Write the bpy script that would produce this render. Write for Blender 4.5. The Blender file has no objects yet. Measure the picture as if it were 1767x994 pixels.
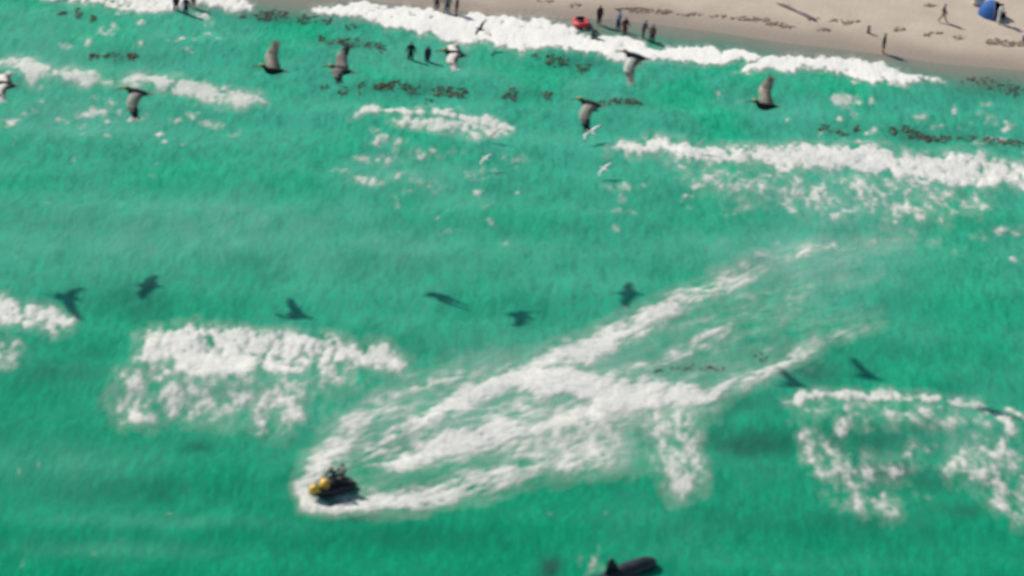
import bpy, bmesh, math, random
import numpy as np
from mathutils import Vector, Matrix

random.seed(7)
SC = bpy.context.scene
COL = SC.collection

# ------------------------------------------------------------------ camera
W0, H0 = 1767.0, 994.0
FPX = 5345.0
PITCH = math.radians(28.36)
ROLL = math.radians(6.0)
CAMZ = 99.3
F_ = np.array([0, math.cos(PITCH), -math.sin(PITCH)])
R0 = np.array([1.0, 0, 0]); U0 = np.cross(R0, F_)
R_ = math.cos(ROLL) * R0 + math.sin(ROLL) * U0
U_ = -math.sin(ROLL) * R0 + math.cos(ROLL) * U0
C_ = np.array([0, 0, CAMZ])

cd = bpy.data.cameras.new('camera')
cam = bpy.data.objects.new('camera', cd); COL.objects.link(cam)
cd.sensor_width = 36.0
cd.lens = 36.0 * FPX / W0
cd.clip_start = 1.0; cd.clip_end = 20000.0
m = Matrix.Identity(4)
for i in range(3):
    m[i][0] = R_[i]; m[i][1] = U_[i]; m[i][2] = -F_[i]; m[i][3] = C_[i]
cam.matrix_world = m
cd.dof.use_dof = True                       # the soft, slightly mis-focused long lens of the photograph
cd.dof.focus_distance = 6000.0
cd.dof.aperture_fstop = 0.46
cd.dof.aperture_ratio = 0.75
SC.camera = cam

# ------------------------------------------------------------------ sky, sun, exposure
SA, SB = 1.05, 0.62                          # ground shift of a shadow per metre of height (right, towards camera)
SUN_EL = math.atan2(1.0, math.hypot(SA, SB))
SUN_AZ = math.atan2(-SA, SB)
wd = bpy.data.worlds.new('World'); SC.world = wd; wd.use_nodes = True
nt = wd.node_tree
bg = nt.nodes['Background']
sky = nt.nodes.new('ShaderNodeTexSky'); sky.sky_type = 'NISHITA'; sky.sun_disc = False
sky.sun_elevation = SUN_EL; sky.sun_rotation = SUN_AZ
nt.links.new(sky.outputs[0], bg.inputs[0]); bg.inputs[1].default_value = 0.09
sl = bpy.data.lights.new('sun', 'SUN'); sl.energy = 4.0; sl.angle = math.radians(1.0); sl.color = (1.0, 0.95, 0.87)
so = bpy.data.objects.new('sun', sl); COL.objects.link(so)
so.rotation_euler = Vector((SA, -SB, -1.0)).to_track_quat('-Z', 'Y').to_euler()
so.location = (-60, 240, 120)
SC.view_settings.view_transform = 'Standard'; SC.view_settings.look = 'None'
SC.view_settings.exposure = 0.08; SC.view_settings.gamma = 1.0

# ------------------------------------------------------------------ picture point -> place on the ground
def ray(px, py):
    return F_ + R_ * ((px - W0 / 2) / FPX) + U_ * ((H0 / 2 - py) / FPX)
def G(px, py, z=0.0):
    v = ray(px, py); t = (z - CAMZ) / v[2]
    return C_ + v * t
def project(P):
    q = P - C_
    w = q @ F_
    return W0 / 2 + FPX * (q @ R_) / w, H0 / 2 - FPX * (q @ U_) / w

SHORE_PX = [(-300, -75), (0, -45), (300, -22), (450, -6), (560, 0), (640, 2), (740, 12), (860, 27), (960, 31), (1060, 34), (1150, 45), (1250, 58),
            (1350, 74), (1450, 85), (1540, 97), (1620, 110), (1767, 122), (2000, 140), (2300, 170)]
SHP = np.array([G(*p) for p in SHORE_PX])
def shore_y(x):
    return np.interp(x, SHP[:, 0], SHP[:, 1])

# ------------------------------------------------------------------ noise
_rng = np.random.RandomState(3)
_TAB = _rng.rand(256, 256)
def vnoise(x, y):
    xi = np.floor(x).astype(int); yi = np.floor(y).astype(int)
    fx = x - xi; fy = y - yi
    fx = fx * fx * (3 - 2 * fx); fy = fy * fy * (3 - 2 * fy)
    a = _TAB[xi & 255, yi & 255]; b = _TAB[(xi + 1) & 255, yi & 255]
    c = _TAB[xi & 255, (yi + 1) & 255]; d = _TAB[(xi + 1) & 255, (yi + 1) & 255]
    return (a * (1 - fx) + b * fx) * (1 - fy) + (c * (1 - fx) + d * fx) * fy
def fbm(x, y, o=4):
    s = 0; a = 0.5; t = 0
    for k in range(o):
        s = s + a * vnoise(x * 2 ** k + 17.3 * k, y * 2 ** k + 9.1 * k); t += a; a *= 0.55
    return s / t
def sstep(a, b, x):
    t = np.clip((x - a) / (b - a), 0, 1); return t * t * (3 - 2 * t)

def sand_z(x, y):
    d = y - shore_y(x)
    up = np.where(d > 0, 0.035 * np.minimum(d, 60), 0.05 * d)
    return np.maximum(up, -3.0) + 0.05 * (fbm(x * 0.5, y * 0.5, 3) - 0.5) * np.clip((d - 1) / 4, 0, 1)
def water_z(x, y):
    d = shore_y(x) - y
    amp = np.clip(d / 10.0, 0.0, 1.0)
    z = 0.10 * np.sin(y * 0.62 + 0.9 * np.sin(x * 0.07) + 0.05 * x) + 0.06 * np.sin(y * 1.1 - x * 0.23 + 1.3)
    z = z + 0.35 * (fbm(x * 0.33, y * 0.25, 3) - 0.5)
    return z * amp
def GT(px, py):
    """place on the beach / shallow sea bed that shows at this picture point"""
    z = 0.0
    for _ in range(8):
        P = G(px, py, z); z = float(max(sand_z(P[0], P[1]), -0.75))
    return Vector(P)
def GW(px, py, up=0.0):
    z = 0.0
    for _ in range(4):
        P = G(px, py, z); z = float(water_z(P[0], P[1]))
    return Vector((P[0], P[1], z + up))

# ------------------------------------------------------------------ materials
def mat(name, rgb, rough=0.7, spec=0.3, var=0.25, scale=3.0, bump=0.0):
    mt = bpy.data.materials.new(name); mt.use_nodes = True
    n = mt.node_tree; b = n.nodes['Principled BSDF']
    b.inputs['Roughness'].default_value = rough
    b.inputs['Specular IOR Level'].default_value = spec
    tc = n.nodes.new('ShaderNodeTexCoord')
    nz = n.nodes.new('ShaderNodeTexNoise'); nz.inputs['Scale'].default_value = scale; nz.inputs['Detail'].default_value = 4
    n.links.new(tc.outputs['Object'], nz.inputs['Vector'])
    rp = n.nodes.new('ShaderNodeValToRGB')
    rp.color_ramp.elements[0].position = 0.3; rp.color_ramp.elements[1].position = 0.7
    rp.color_ramp.elements[0].color = (*[c * (1 - var) for c in rgb], 1)
    rp.color_ramp.elements[1].color = (*[min(1, c * (1 + var)) for c in rgb], 1)
    n.links.new(nz.outputs[0], rp.inputs[0]); n.links.new(rp.outputs[0], b.inputs['Base Color'])
    if bump:
        bp = n.nodes.new('ShaderNodeBump'); bp.inputs['Strength'].default_value = bump; bp.inputs['Distance'].default_value = 0.05
        n.links.new(nz.outputs[0], bp.inputs['Height']); n.links.new(bp.outputs[0], b.inputs['Normal'])
    return mt

def feather(name, rgb, var, scale, thru=0.6):
    mt = mat(name, rgb, 0.8, 0.15, var, scale); n = mt.node_tree
    b = n.nodes['Principled BSDF']; out = n.nodes['Material Output']; src = b.inputs['Base Color'].links[0].from_socket
    tr = n.nodes.new('ShaderNodeBsdfTranslucent'); n.links.new(src, tr.inputs[0])
    mx = n.nodes.new('ShaderNodeMixShader'); mx.inputs[0].default_value = thru
    n.links.new(b.outputs[0], mx.inputs[1]); n.links.new(tr.outputs[0], mx.inputs[2]); n.links.new(mx.outputs[0], out.inputs[0])
    return mt
def water_material():
    mt = bpy.data.materials.new('sea_water'); mt.use_nodes = True
    n = mt.node_tree; L = n.links; b = n.nodes['Principled BSDF']
    geo = n.nodes.new('ShaderNodeNewGeometry')
    def mapped(sx, sy, sz=1):
        mp = n.nodes.new('ShaderNodeMapping'); mp.inputs['Scale'].default_value = (sx, sy, sz)
        L.new(geo.outputs['Position'], mp.inputs['Vector']); return mp
    def noise(mp, scale, det=3, rough=0.55):
        z = n.nodes.new('ShaderNodeTexNoise'); z.inputs['Scale'].default_value = scale
        z.inputs['Detail'].default_value = det; z.inputs['Roughness'].default_value = rough
        L.new(mp.outputs[0], z.inputs['Vector']); return z
    at = n.nodes.new('ShaderNodeAttribute'); at.attribute_name = 'sea'      # r: offshore depth, g: weed / reef and painted shade, b: milky water
    sp = n.nodes.new('ShaderNodeSeparateColor'); L.new(at.outputs['Color'], sp.inputs[0])
    def mix(fac, c1, c2):
        x = n.nodes.new('ShaderNodeMix'); x.data_type = 'RGBA'
        if hasattr(fac, 'links'): L.new(fac, x.inputs[0])
        else: x.inputs[0].default_value = fac
        for k, c in ((6, c1), (7, c2)):
            if hasattr(c, 'links'): L.new(c, x.inputs[k])
            else: x.inputs[k].default_value = (*c, 1)
        return x.outputs[2]
    def ramp(src, p0, p1, v0=0, v1=1):
        r = n.nodes.new('ShaderNodeMapRange'); r.interpolation_type = 'SMOOTHSTEP'
        r.inputs[1].default_value = p0; r.inputs[2].default_value = p1; r.inputs[3].default_value = v0; r.inputs[4].default_value = v1
        L.new(src, r.inputs[0]); return r.outputs[0]
    deep = mix(sp.outputs[0], WATER_NEAR, WATER_FAR)
    mot = noise(mapped(1.5, 0.36), 1.5, 5, 0.62)                # fine mottling: ripple light and shade, with sand and bubbles, put into the colour
    mot2 = noise(mapped(0.11, 0.075), 1.0, 4, 0.55)               # broad drifts of clear and sandy water
    sandy = n.nodes.new('ShaderNodeMath'); sandy.operation = 'MULTIPLY'      # less stirred-up sand in the deep water offshore
    fade = n.nodes.new('ShaderNodeMath'); fade.operation = 'MULTIPLY_ADD'; fade.inputs[1].default_value = -0.82; fade.inputs[2].default_value = 0.95
    L.new(sp.outputs[0], fade.inputs[0]); L.new(fade.outputs[0], sandy.inputs[0])
    L.new(ramp(mot2.outputs[0], 0.46, 0.66, 0.0, 0.95), sandy.inputs[1])
    clr = n.nodes.new('ShaderNodeMath'); clr.operation = 'MULTIPLY'
    L.new(fade.outputs[0], clr.inputs[0]); L.new(ramp(mot2.outputs[0], 0.36, 0.5, 0.85, 0.1), clr.inputs[1])
    c1 = mix(clr.outputs[0], mix(sandy.outputs[0], deep, WATER_SANDY), WATER_CLEAR)
    c1 = mix(ramp(mot.outputs[0], 0.46, 0.66, 0, 0.75), c1, mix(sp.outputs[0], WATER_LIGHT, WATER_LIGHT_FAR))
    c1 = mix(ramp(mot.outputs[0], 0.34, 0.5, 0.55, 0), c1, WATER_DARK)
    c2 = mix(sp.outputs[2], c1, WATER_MILKY)
    c3 = mix(sp.outputs[1], c2, WATER_WEED_SHADE)
    b.inputs['Roughness'].default_value = 0.32; b.inputs['IOR'].default_value = 1.33
    b.inputs['Specular IOR Level'].default_value = 0.10
    bn = noise(mapped(1.7, 0.6), 1.2, 5, 0.65); bn.inputs['Distortion'].default_value = 0.8; mot.inputs['Distortion'].default_value = 0.9
    bp = n.nodes.new('ShaderNodeBump'); bp.inputs['Strength'].default_value = 0.4; bp.inputs['Distance'].default_value = 0.3
    L.new(bn.outputs[0], bp.inputs['Height']); L.new(bp.outputs[0], b.inputs['Normal'])
    al = n.nodes.new('ShaderNodeAttribute'); al.attribute_name = 'clarity'
    L.new(al.outputs['Fac'], b.inputs['Alpha'])
    L.new(mix(ramp(al.outputs['Fac'], 0.1, 1.0, 1, 0), c3, WATER_WASH), b.inputs['Base Color'])
    return mt

WATER_FAR = (0.001, 0.232, 0.112)
WATER_LIGHT_FAR = (0.002, 0.335, 0.172)
WATER_WASH = (0.165, 0.30, 0.25)
WATER_NEAR = (0.055, 0.325, 0.22)
WATER_SANDY = (0.072, 0.385, 0.265)
WATER_CLEAR = (0.002, 0.375, 0.185)
WATER_LIGHT = (0.030, 0.45, 0.27)
WATER_DARK = (0.003, 0.225, 0.125)
WATER_MILKY = (0.13, 0.385, 0.285)
WATER_WEED_SHADE = (0.018, 0.105, 0.07)  # tint for weed and reef, and for shade painted on the water

def foam_material():
    mt = bpy.data.materials.new('white_foam'); mt.use_nodes = True
    n = mt.node_tree; L = n.links; b = n.nodes['Principled BSDF']
    b.inputs['Base Color'].default_value = (0.84, 0.82, 0.75, 1); b.inputs['Roughness'].default_value = 0.9
    b.inputs['Specular IOR Level'].default_value = 0.15
    at = n.nodes.new('ShaderNodeAttribute'); at.attribute_name = 'cover'
    geo = n.nodes.new('ShaderNodeNewGeometry')
    mp = n.nodes.new('ShaderNodeMapping'); mp.inputs['Scale'].default_value = (1, 0.4, 1); L.new(geo.outputs['Position'], mp.inputs[0])
    nz = n.nodes.new('ShaderNodeTexNoise'); nz.inputs['Scale'].default_value = 5.0; nz.inputs['Detail'].default_value = 3
    L.new(mp.outputs[0], nz.inputs['Vector'])
    ml = n.nodes.new('ShaderNodeMath'); ml.operation = 'MULTIPLY_ADD'; ml.inputs[1].default_value = 0.7; ml.inputs[2].default_value = 0.7
    L.new(nz.outputs[0], ml.inputs[0])
    m2 = n.nodes.new('ShaderNodeMath'); m2.operation = 'MULTIPLY'; m2.use_clamp = True
    L.new(at.outputs['Fac'], m2.inputs[0]); L.new(ml.outputs[0], m2.inputs[1])
    L.new(m2.outputs[0], b.inputs['Alpha'])
    bp = n.nodes.new('ShaderNodeBump'); bp.inputs['Strength'].default_value = 0.5; bp.inputs['Distance'].default_value = 0.1
    L.new(nz.outputs[0], bp.inputs['Height']); L.new(bp.outputs[0], b.inputs['Normal'])
    return mt

def sand_material():
    mt = bpy.data.materials.new('beach_sand'); mt.use_nodes = True
    n = mt.node_tree; L = n.links; b = n.nodes['Principled BSDF']
    b.inputs['Specular IOR Level'].default_value = 0.2
    geo = n.nodes.new('ShaderNodeNewGeometry')
    def noise(s, d):
        z = n.nodes.new('ShaderNodeTexNoise'); z.inputs['Scale'].default_value = s; z.inputs['Detail'].default_value = d
        L.new(geo.outputs['Position'], z.inputs['Vector']); return z
    n1 = noise(0.35, 5); n2 = noise(3.0, 4)
    r = n.nodes.new('ShaderNodeValToRGB'); L.new(n1.outputs[0], r.inputs[0])
    r.color_ramp.elements[0].position = 0.3; r.color_ramp.elements[0].color = (0.485, 0.40, 0.305, 1)
    r.color_ramp.elements[1].position = 0.7; r.color_ramp.elements[1].color = (0.575, 0.48, 0.38, 1)
    mx = n.nodes.new('ShaderNodeMix'); mx.data_type = 'RGBA'; mx.inputs[7].default_value = (0.33, 0.27, 0.21, 1)
    at = n.nodes.new('ShaderNodeAttribute'); at.attribute_name = 'wet'
    L.new(at.outputs['Fac'], mx.inputs[0]); L.new(r.outputs[0], mx.inputs[6]); L.new(mx.outputs[2], b.inputs['Base Color'])
    rr = n.nodes.new('ShaderNodeMapRange'); rr.inputs[3].default_value = 0.9; rr.inputs[4].default_value = 0.45
    L.new(at.outputs['Fac'], rr.inputs[0]); L.new(rr.outputs[0], b.inputs['Roughness'])
    bp = n.nodes.new('ShaderNodeBump'); bp.inputs['Strength'].default_value = 0.4; bp.inputs['Distance'].default_value = 0.14
    L.new(n2.outputs[0], bp.inputs['Height']); L.new(bp.outputs[0], b.inputs['Normal'])
    return mt

M = {
    'foam': foam_material(), 'water': water_material(), 'sand': sand_material(),
    'kelp': mat('brown_kelp', (0.125, 0.070, 0.054), 0.55, 0.4, 0.5, 1.2),
    'kelp_gold': mat('golden_kelp', (0.17, 0.115, 0.06), 0.55, 0.4, 0.4, 1.2),
    'wrack': mat('dry_seaweed', (0.37, 0.285, 0.225), 0.9, 0.1, 0.35, 1.5),
    'wood': mat('weathered_wood', (0.24, 0.195, 0.195), 0.85, 0.15, 0.3, 4, 0.3),
    'bird_dark': mat('dark_plumage', (0.016, 0.020, 0.026), 0.7, 0.25, 0.4, 5),
    'bird_pale': feather('silver_plumage', (0.80, 0.70, 0.645), 0.15, 4),
    'bird_glare': feather('sun_glare_plumage', (0.88, 0.81, 0.73), 0.08, 4, 0.2),  # sun glare on the wings put into a lighter feather colour
    'bird_brown': feather('brown_plumage', (0.50, 0.42, 0.385), 0.3, 5),
    'bird_crown': mat('yellow_crown', (0.50, 0.38, 0.10), 0.7, 0.2, 0.2, 6),
    'bill': mat('grey_bill', (0.13, 0.11, 0.10), 0.5, 0.4, 0.25, 6),
    'gull': mat('white_plumage', (0.78, 0.74, 0.70), 0.8, 0.2, 0.1, 6),
    'gull_grey': mat('grey_plumage', (0.35, 0.31, 0.31), 0.8, 0.2, 0.2, 6),
    'skin': mat('skin', (0.42, 0.25, 0.18), 0.6, 0.35, 0.1, 8),
    'hair': mat('dark_hair', (0.02, 0.014, 0.011), 0.6, 0.3, 0.3, 20),
    'black': mat('black_neoprene', (0.017, 0.018, 0.024), 0.6, 0.3, 0.3, 6),
    'navy': mat('navy_cloth', (0.022, 0.035, 0.075), 0.75, 0.2, 0.25, 6),
    'maroon': mat('maroon_cloth', (0.085, 0.028, 0.035), 0.75, 0.2, 0.25, 6),
    'purple': mat('purple_cloth', (0.075, 0.045, 0.11), 0.75, 0.2, 0.25, 6),
    'teal': mat('teal_cloth', (0.045, 0.13, 0.14), 0.75, 0.2, 0.25, 6),
    'brown': mat('brown_cloth', (0.10, 0.07, 0.055), 0.8, 0.2, 0.25, 6),
    'bluegrey': mat('blue_grey_cloth', (0.19, 0.22, 0.34), 0.8, 0.2, 0.2, 6),
    'pink': mat('pale_pink_cloth', (0.62, 0.48, 0.46), 0.8, 0.2, 0.15, 6),
    'white': mat('white_cloth', (0.72, 0.72, 0.70), 0.8, 0.2, 0.08, 6),
    'tan': mat('tan_cloth', (0.36, 0.29, 0.20), 0.8, 0.2, 0.2, 6),
    'red': mat('red_rubber', (0.60, 0.045, 0.05), 0.4, 0.45, 0.15, 3),
    'dark_rubber': mat('dark_rubber', (0.03, 0.028, 0.032), 0.55, 0.4, 0.3, 5),
    'blue': mat('blue_canvas', (0.030, 0.115, 0.36), 0.7, 0.25, 0.15, 3),
    'blue_dark': mat('navy_lining', (0.02, 0.035, 0.12), 0.8, 0.2, 0.2, 3),
    'yellow': mat('yellow_gelcoat', (0.74, 0.43, 0.05), 0.3, 0.5, 0.12, 3),
    'hull': mat('black_hull', (0.014, 0.018, 0.022), 0.35, 0.5, 0.3, 4),
    'metal': mat('brushed_metal', (0.4, 0.4, 0.42), 0.4, 0.5, 0.15, 8),
    'whale': mat('whale_skin', (0.022, 0.026, 0.034), 0.42, 0.45, 0.45, 1.6),
    'cream': mat('cream_plastic', (0.70, 0.66, 0.52), 0.5, 0.4, 0.08, 4),
    'light_blue': mat('light_blue_plastic', (0.20, 0.42, 0.72), 0.5, 0.4, 0.1, 4),
    'grey': mat('grey_cloth', (0.16, 0.17, 0.21), 0.8, 0.2, 0.2, 5),
}

for k in ('kelp', 'kelp_gold'):              # blades lie awash, a film of water over them
    M[k].node_tree.nodes['Principled BSDF'].inputs['Alpha'].default_value = 0.58

# ------------------------------------------------------------------ object helpers
def tag(o, label=None, cat=None, group=None, kind=None):
    if label: o['label'] = label
    if cat: o['category'] = cat
    if group: o['group'] = group
    if kind: o['kind'] = kind
    return o
def mesh_obj(name, verts, faces, mats, parent=None, fm=None, smooth=True):
    me = bpy.data.meshes.new(name)
    me.from_pydata([tuple(v) for v in verts], [], [tuple(f) for f in faces])
    if not isinstance(mats, (list, tuple)): mats = [mats]
    for k in mats: me.materials.append(M[k])
    if fm is not None: me.polygons.foreach_set('material_index', list(fm))
    me.polygons.foreach_set('use_smooth', [smooth] * len(me.polygons))
    me.update()
    o = bpy.data.objects.new(name, me); COL.objects.link(o)
    if parent: o.parent = parent
    return o
def empty(name, loc=(0, 0, 0), rz=0.0, scale=1.0):
    o = bpy.data.objects.new(name, None); COL.objects.link(o)
    o.location = loc; o.rotation_euler = (0, 0, rz); o.scale = (scale,) * 3
    o.empty_display_size = 0.3
    return o
class MB:
    """collects lofts, boxes and tubes into one mesh"""
    def __init__(s): s.v = []; s.f = []; s.m = []
    def add(s, vs, fs, mi=0):
        b = len(s.v); s.v += [tuple(v) for v in vs]; s.f += [tuple(i + b for i in f) for f in fs]
        s.m += ([mi] * len(fs) if isinstance(mi, int) else list(mi))
    def loft(s, rings, mi=0, cap=True, mfun=None, closed=True):
        n = len(rings[0]); vs = [p for r in rings for p in r]; fs = []; ms = []
        for i in range(len(rings) - 1):
            for j in range(n if closed else n - 1):
                k = (j + 1) % n
                fs.append((i * n + j, i * n + k, (i + 1) * n + k, (i + 1) * n + j))
                ms.append(mfun(i, j) if mfun else mi)
        if cap:
            fs.append(tuple(range(n - 1, -1, -1))); ms.append(mfun(0, 0) if mfun else mi)
            L = (len(rings) - 1) * n
            fs.append(tuple(L + j for j in range(n))); ms.append(mfun(len(rings) - 2, 0) if mfun else mi)
        s.add(vs, fs, ms)
    def tube(s, pts, rad, mi=0, n=8):
        pts = [Vector(p) for p in pts]; rings = []
        for i, p in enumerate(pts):
            t = (pts[min(i + 1, len(pts) - 1)] - pts[max(i - 1, 0)]).normalized()
            a = t.orthogonal().normalized() if abs(t.z) > 0.95 else t.cross(Vector((0, 0, 1))).normalized()
            b = t.cross(a); r = rad[i] if isinstance(rad, (list, tuple)) else rad
            rings.append([p + a * (r * math.cos(2 * math.pi * k / n)) + b * (r * math.sin(2 * math.pi * k / n)) for k in range(n)])
        s.loft(rings, mi)
    def box(s, c, d, mi=0):
        x, y, z = c; a, b, h = d[0] / 2, d[1] / 2, d[2] / 2
        vs = [(x + i * a, y + j * b, z + k * h) for i in (-1, 1) for j in (-1, 1) for k in (-1, 1)]
        s.add(vs, [(0, 1, 3, 2), (4, 6, 7, 5), (0, 4, 5, 1), (2, 3, 7, 6), (0, 2, 6, 4), (1, 5, 7, 3)], mi)
    def blob(s, c, r, mi=0, nu=10, nv=7):
        vs = []; fs = []
        for i in range(nv + 1):
            t = math.pi * i / nv
            for j in range(nu):
                p = 2 * math.pi * j / nu
                vs.append((c[0] + r[0] * math.sin(t) * math.cos(p), c[1] + r[1] * math.sin(t) * math.sin(p), c[2] + r[2] * math.cos(t)))
        for i in range(nv):
            for j in range(nu):
                k = (j + 1) % nu; fs.append((i * nu + j, (i + 1) * nu + j, (i + 1) * nu + k, i * nu + k))
        s.add(vs, fs, mi)
    def build(s, name, mats, parent=None, smooth=True):
        return mesh_obj(name, s.v, s.f, mats, parent, s.m, smooth)
def ring(x, z, ry, rz, n=10, y=0.0):
    return [(x, y + ry * math.cos(2 * math.pi * k / n), z + rz * math.sin(2 * math.pi * k / n)) for k in range(n)]

# ------------------------------------------------------------------ sea, beach
def axis(a, b, step, far):
    c = list(np.arange(a, b + step / 2, step))
    lo = [a]; s = step
    while lo[-1] > -far: s *= 1.5; lo.append(lo[-1] - s)
    hi = [c[-1]]; s = step
    while hi[-1] < far: s *= 1.5; hi.append(hi[-1] + s)
    return np.array(lo[:0:-1] + c + hi[1:])
def sheet(name, X, Y, zf, mname, attrs):
    gx, gy = np.meshgrid(X, Y); nx, ny = len(X), len(Y)
    x = gx.ravel(); y = gy.ravel(); z = zf(x, y)
    idx = np.arange(nx * ny).reshape(ny, nx)
    q = np.stack([idx[:-1, :-1], idx[:-1, 1:], idx[1:, 1:], idx[1:, :-1]], -1).reshape(-1, 4)
    return grid_mesh(name, np.stack([x, y, z], 1), q, mname, attrs(x, y))
def grid_mesh(name, V, q, mname, attrs):
    me = bpy.data.meshes.new(name)
    me.vertices.add(len(V)); me.vertices.foreach_set('co', V.astype(np.float32).ravel())
    me.loops.add(q.size); me.loops.foreach_set('vertex_index', q.astype(np.int32).ravel())
    me.polygons.add(len(q)); me.polygons.foreach_set('loop_start', np.arange(0, q.size, 4, dtype=np.int32))
    me.polygons.foreach_set('loop_total', np.full(len(q), 4, dtype=np.int32))
    me.polygons.foreach_set('use_smooth', np.ones(len(q), dtype=bool))
    me.materials.append(M[mname]); me.update(calc_edges=True); me.validate()
    for k, a in attrs.items():
        if a.ndim == 1:
            at = me.attributes.new(k, 'FLOAT', 'POINT'); at.data.foreach_set('value', a.astype(np.float32))
        else:
            at = me.attributes.new(k, 'FLOAT_COLOR', 'POINT'); at.data.foreach_set('color', a.astype(np.float32).ravel())
    o = bpy.data.objects.new(name, me); COL.objects.link(o)
    return o

# weed and reef below, plus bird shadow and swell shade painted in: (px, py, radius x, radius y, amount)
REEF_SHADE = [(235, 505, 60, 30, .35), (250, 535, 45, 22, .4), (95, 645, 75, 22, .45), (40, 480, 40, 12, .3), (155, 610, 40, 15, .3), (345, 770, 30, 10, .55),
        (1400, 640, 45, 22, .8), (1290, 700, 60, 20, .45), (1300, 765, 90, 25, .75), (1540, 815, 70, 20, .85), (1470, 760, 90, 20, .3),
        (1150, 625, 90, 16, .4), (1190, 635, 80, 12, .45), (950, 980, 20, 20, 1.3), (620, 895, 60, 10, .55), (1660, 885, 45, 15, .5), (1590, 740, 60, 14, .5), (1480, 760, 130, 30, .45), (1560, 830, 120, 16, .5), (1480, 900, 120, 18, .3), (1250, 900, 160, 25, .25), (700, 930, 180, 20, .25), (200, 850, 160, 25, .25),
        (210, 100, 60, 10, .3), (610, 75, 60, 12, .3), (480, 30, 60, 12, .45), (700, 155, 70, 10, .35), (1000, 105, 60, 12, .4), (900, 165, 60, 10, .3),
        (1070, 180, 60, 8, .35), (1600, 235, 90, 14, .4), (1730, 245, 60, 10, .4), (1720, 150, 90, 22, .45), (1450, 225, 40, 10, .3),
        (450, 690, 60, 12, .3), (260, 640, 60, 10, .3), (1250, 360, 90, 14, .15), (1690, 380, 80, 15, .2)]
MILKY = [(1400, 440, 220, 60, .5), (1250, 420, 90, 25, .35), (130, 200, 160, 40, .3), (700, 310, 120, 40, .25), (800, 360, 120, 30, .2), (330, 400, 320, 70, .4), (650, 430, 300, 50, .3), (120, 110, 160, 60, .3),
         (1000, 640, 260, 60, .5), (800, 720, 220, 60, .45), (1000, 770, 180, 40, .35), (400, 670, 200, 60, .3), (1450, 340, 250, 40, .3),
         (1600, 750, 150, 40, .15), (120, 800, 150, 40, .2), (90, 40, 120, 30, .25), (300, 900, 200, 12, .15), (200, 950, 180, 15, .15), (760, 100, 200, 30, .15)]
def blobs(px, py, L):
    s = np.zeros_like(px)
    for x, y, rx, ry, a in L:
        s = np.maximum(s, a * np.exp(-((px - x) / rx) ** 2 - ((py - y) / ry) ** 2))
    return s
def sea_attr(x, y):
    P = np.stack([x, y, np.zeros_like(x)], 1)
    ok = (y > 120) & (y < 300) & (np.abs(x) < 90)
    px = np.full_like(x, -9999.); py = np.full_like(x, -9999.)
    px[ok], py[ok] = project(P[ok])
    d = shore_y(x) - y
    c = np.zeros((len(x), 4)); c[:, 3] = 1
    n1 = fbm(x * 0.9, y * 0.5, 3)
    c[:, 0] = sstep(6, 92, d + 14 * (fbm(x * .08, y * .06, 3) - .5))
    c[:, 1] = np.clip(blobs(px, py, REEF_SHADE) * (0.35 + 1.3 * n1), 0, 1)
    c[:, 2] = np.clip(1.35 * blobs(px, py, MILKY) * (0.3 + 1.4 * n1), 0, 1)
    cl = 0.22 + 0.78 * sstep(-0.2, 6.0, d + 1.6 * (fbm(x * .35, y * .5, 3) - .5))
    return {'sea': c, 'clarity': cl}
XW = axis(-58, 58, 0.3, 1500); YW = axis(138, 262, 0.32, 1500)
water = sheet('water', XW, YW, water_z, 'water', sea_attr)
tag(water, kind='structure')
def wet_attr(x, y):
    d = y - shore_y(x)
    return {'wet': 1 - sstep(0.0, 5.5, d + 2.2 * (fbm(x * .25, y * .3, 3) - .5))}
XS = axis(-60, 60, 0.6, 1500); YS = axis(215, 275, 0.5, 1500)
sand = sheet('sand', XS, YS, sand_z, 'sand', wet_attr)
tag(sand, kind='structure')

# ------------------------------------------------------------------ foam: raised sheets of froth lying on the water
def poly_sd(px, py, poly):
    """signed distance to a polygon, + inside (picture units)"""
    d2 = np.full(px.shape, 1e12); ins = np.zeros(px.shape, bool); n = len(poly)
    for i in range(n):
        x0, y0 = poly[i]; x1, y1 = poly[(i + 1) % n]
        ex, ey = x1 - x0, y1 - y0; L2 = ex * ex + ey * ey + 1e-9
        t = np.clip(((px - x0) * ex + (py - y0) * ey) / L2, 0, 1)
        d2 = np.minimum(d2, (px - x0 - t * ex) ** 2 + (py - y0 - t * ey) ** 2)
        c = ((y0 > py) != (y1 > py)) & (px < ex * (py - y0) / (ey + 1e-12) + x0)
        ins ^= c
    d = np.sqrt(d2); return np.where(ins, d, -d)
def stroke_cover(px, py, pts, soft):
    """pts: (x, y, half width, strength)"""
    best = np.zeros(px.shape)
    for (x0, y0, w0, s0), (x1, y1, w1, s1) in zip(pts[:-1], pts[1:]):
        ex, ey = x1 - x0, y1 - y0; L2 = ex * ex + ey * ey + 1e-9
        t = np.clip(((px - x0) * ex + (py - y0) * ey) / L2, 0, 1)
        d = np.sqrt((px - x0 - t * ex) ** 2 + (py - y0 - t * ey) ** 2)
        w = w0 + (w1 - w0) * t; s = s0 + (s1 - s0) * t
        best = np.maximum(best, s * sstep(-soft, soft, w - d))
    return best
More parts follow.
